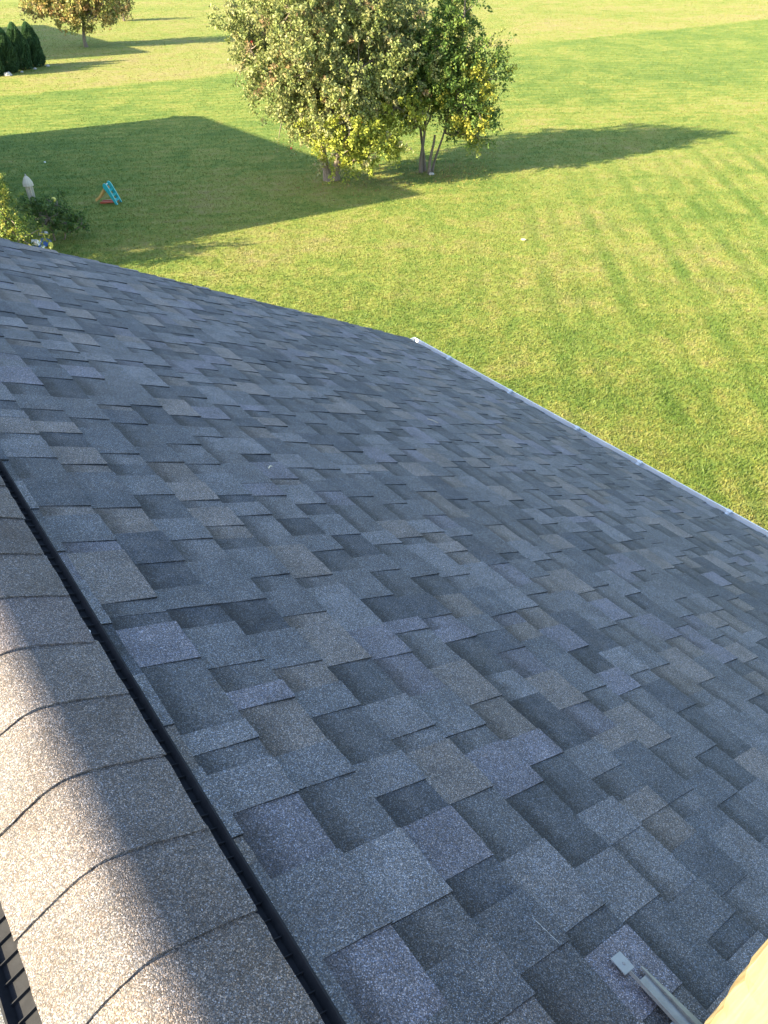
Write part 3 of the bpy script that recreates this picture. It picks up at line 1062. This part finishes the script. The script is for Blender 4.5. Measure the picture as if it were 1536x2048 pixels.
# ------------------------------------------------------------------ garden things
def umbrella(x, y):
    z = gz(x, y)
    t = empty('patio_umbrella', (x, y, z), 'closed cream patio umbrella standing among the shrubs', 'umbrella')
    m = MB(); m.tube([(x, y, z), (x, y, z + 2.42)], 0.022, 8); m.mk('pole', M_POLE, t)
    m = MB(); m.lathe([(0.24, 0), (0.24, 0.05), (0.06, 0.09), (0.04, 0.25)], 16, (x, y, z)); m.mk('base', M_POLE, t)
    t.scale = (0.84,) * 3
    # folded canopy: pleated lathe with a tie and flared skirt, cap on top
    n = 24
    prof = [(0.12, 0.62), (0.145, 0.75), (0.135, 1.0), (0.115, 1.25), (0.125, 1.3), (0.15, 1.6), (0.16, 1.95), (0.12, 2.2), (0.03, 2.40)]
    V = []; F = []
    for r, h_ in prof:
        for k in range(n):
            a = 2 * math.pi * k / n; rr = 0.8 * r * (1 + (0.26 if k % 3 == 0 else -0.12)) + rng.uniform(-.006, .006)
            V.append((x + rr * math.cos(a), y + rr * math.sin(a), z + h_ + rng.uniform(-.01, .01)))
    for i in range(len(prof) - 1):
        for k in range(n): F.append((i * n + k, i * n + (k + 1) % n, (i + 1) * n + (k + 1) % n, (i + 1) * n + k))
    F += [tuple(range(n))[::-1], tuple(range((len(prof) - 1) * n, len(prof) * n))]
    mk('canopy', V, F, M_CANVAS, t)
    m = MB(); m.lathe([(0.225, 2.05), (0.21, 2.18), (0.12, 2.36), (0.035, 2.45)], 12, (x, y, z)); m.mk('top_vent', M_CANVAS, t)
    m = MB(); m.lathe([(0.02, 2.44), (0.035, 2.47), (0.02, 2.51), (0.006, 2.53)], 8, (x, y, z)); m.mk('finial', M_POLE, t)


umbrella(6.62, 30.35)


def slide(x, y, rot):
    z = gz(x, y)
    t = empty('toy_slide', (x, y, z), 'small turquoise and orange plastic toy slide on the shaded lawn', 'toy slide')
    t.scale = (0.78,) * 3
    cr, sr = math.cos(rot), math.sin(rot)
    T = lambda a, b, c: (x + a * cr - b * sr, y + a * sr + b * cr, z + c)     # a: from ladder foot towards chute end
    w = 0.25
    for b in (-w, w):                      # rails with a raised rounded grip on top
        m = MB()
        poly = [(-0.08, 0), (0.04, 0), (0.40, 0.66), (0.52, 0.80), (0.53, 0.98), (0.45, 1.06), (0.35, 1.02), (0.27, 0.88)]
        m.extrude(poly, lambda a, c: T(a, b - 0.035, c), lambda a, c: T(a, b + 0.035, c))
        m.mk('rail', M_TEAL, t)
    for a, c in ((0.06, 0.20), (0.18, 0.44), (0.31, 0.67)):
        m = MB(); m.box((a - 0.05, -w + 0.036, c - 0.045), (a + 0.08, w - 0.036, c + 0.045), T); m.mk('step', M_TEAL, t)
    # chute: curved trough
    prof = [(0.42, 0.74), (0.56, 0.72), (0.70, 0.55), (0.88, 0.34), (1.05, 0.20), (1.16, 0.14)]
    m = MB()
    for i in range(len(prof) - 1):
        (a0, c0), (a1, c1) = prof[i], prof[i + 1]
        for b0, b1, e in ((-0.165, 0.165, 0.0), (-0.205, -0.166, 0.10), (0.166, 0.205, 0.10)):
            P = [T(a0, b0, c0 - .03), T(a1, b0, c1 - .03), T(a1, b1, c1 - .03), T(a0, b1, c0 - .03), T(a0, b0, c0 + e), T(a1, b0, c1 + e), T(a1, b1, c1 + e), T(a0, b1, c0 + e)]
            m.hexa(P)
    m.mk('chute', M_ORANGE, t)
    m = MB()
    for b in (-0.14, 0.14):
        m.hexa([T(0.02, b - .03, .10), T(0.95, b - .03, .0), T(0.95, b + .03, .0), T(0.02, b + .03, .10), T(0.02, b - .03, .17), T(0.95, b - .03, .10), T(0.95, b + .03, .10), T(0.02, b + .03, .17)])
    m.mk('brace', M_RED, t)
    m = MB(); m.tube([T(0.50, -w + .03, .93), T(0.50, w - .03, .93)], 0.03, 8); m.mk('grip_bar', M_WHITE, t)


slide(10.35, 32.35, math.radians(135))


def ball(x, y, r, mat, label):
    z = gz(x, y)
    m = MB()
    m.lathe([(r * math.cos(a), r + r * math.sin(a)) for a in np.linspace(-1.5, 1.5, 11)], 16, (x, y, z))
    o = m.mk('ball', mat, None, loc=(x, y, z), smooth=True); tag(o, label, 'ball')


ball(8.3, 34.3, 0.10, M_YELLOW, 'small yellow ball on the shaded lawn by the umbrella')


def toy_car(x, y, rot):
    z = gz(x, y)
    t = empty('ride_on_toy', (x, y, z), 'small blue, white and yellow garden toy just beyond the roof edge', 'toy')
    cr, sr = math.cos(rot), math.sin(rot)
    T = lambda a, b, c: (x + a * cr - b * sr, y + a * sr + b * cr, z + c)
    m = MB(); m.extrude([(-.32, .12), (.28, .12), (.34, .22), (.20, .34), (.02, .30), (-.20, .32), (-.34, .26)], lambda a, c: T(a, -.13, c), lambda a, c: T(a, .13, c)); m.mk('body', M_BLUE, t)
    m = MB(); m.extrude([(-.34, .262), (-.2, .322), (-.16, .40), (-.30, .44), (-.37, .36)], lambda a, c: T(a, -.14, c), lambda a, c: T(a, .14, c)); m.mk('seat', M_WHITE, t)
    m = MB(); m.tube([T(.22, 0, .33), T(.18, 0, .50)], .02, 8); m.tube([T(.18, -.16, .50), T(.18, .16, .50)], .022, 8); m.mk('handlebar', M_YELLOW, t)
    for a in (-.2, .2):
        for b in (-.18, .14):
            m = MB(); m.tube([T(a, b, .11), T(a, b + .04, .11)], .11, 14); m.mk('wheel', M_YELLOW if a > 0 else M_WHITE, t)


toy_car(6.12, 28.55, 0.6)
m = MB(); m.lathe([(0.02, 0), (0.05, 0.02), (0.045, 0.05), (0.01, 0.06)], 8, (10.1, 41.4, gz(10.1, 41.4)))
tag(m.mk('paper_scrap', M_WHITE, None, loc=(10.1, 41.4, gz(10.1, 41.4))), 'tiny white scrap on the shaded lawn near the umbrella', 'scrap')
m = MB(); m.lathe([(0.06, 0.02), (0.10, 0.04), (0.07, 0.05), (0.02, 0.055)], 7, (19.95, 18.45, gz(19.95, 18.45)))
tag(m.mk('paper_scrap', M_TWIG, None, loc=(19.95, 18.45, gz(19.95, 18.45))), 'small pale scrap on the open sunny lawn below the trees', 'scrap')
m = MB(); m.lathe([(0.10, 0), (0.14, 0.04), (0.10, 0.09), (0.03, 0.11)], 9, (23.05, 27.3, gz(23, 27)))
tag(m.mk('edging_stone', M_STONE, None, loc=(23.05, 27.3, gz(23, 27))), 'pale stone at the foot of the thin-stemmed tree', 'stone')

# ------------------------------------------------------------------ the neighbouring houses whose shadows cross the lawn
def neighbour(x_r, y0, y1, zr, half, label, name='neighbour_house'):
    t = empty(name, (x_r, (y0 + y1) / 2, 0), label, 'house')
    tp = 0.55
    ze = zr - (half + .4) * tp
    m = MB(); out = [(x_r - half, -0.1), (x_r + half, -0.1), (x_r + half, zr - half * tp - .12), (x_r, zr - .12), (x_r - half, zr - half * tp - .12)]
    m.extrude(out, lambda a, b: (a, y0 + .3, b), lambda a, b: (a, y1 - .3, b)); m.mk('wall', M_SIDE2, t)
    for s in (1, -1):
        m = MB()
        out = [(x_r + s * 0.001, zr), (x_r + s * (half + .4), ze), (x_r + s * (half + .4), ze - .11), (x_r + s * 0.001, zr - .11)]
        m.extrude(out, lambda a, b: (a, y0, b), lambda a, b: (a, y1, b)); m.mk('roof', M_ROOF2, t)
    n = max(2, int((y1 - y0) / 4.5))
    for k in range(n):
        yc = y0 + (y1 - y0) * (k + .5) / n
        for zc in (1.6, 4.3):
            if zc + .8 > ze: continue
            m = MB(); m.box((x_r + half + .001, yc - .6, zc - .75), (x_r + half + .05, yc + .6, zc + .75)); w = m.mk('window', M_TRIM, t)
            m = MB(); m.box((x_r + half + .051, yc - .5, zc - .65), (x_r + half + .056, yc + .5, zc + .65)); m.mk('pane', M_GLASS, w)


neighbour(-1.0, 29.3, 50.6, 9.55, 4.6, 'neighbouring gabled house beyond the left picture edge, casting the wide lawn shadow')
neighbour(9.0, 79.5, 110.0, 9.2, 4.2, 'farther gabled house beyond the left picture edge behind the evergreens', 'neighbour_house')
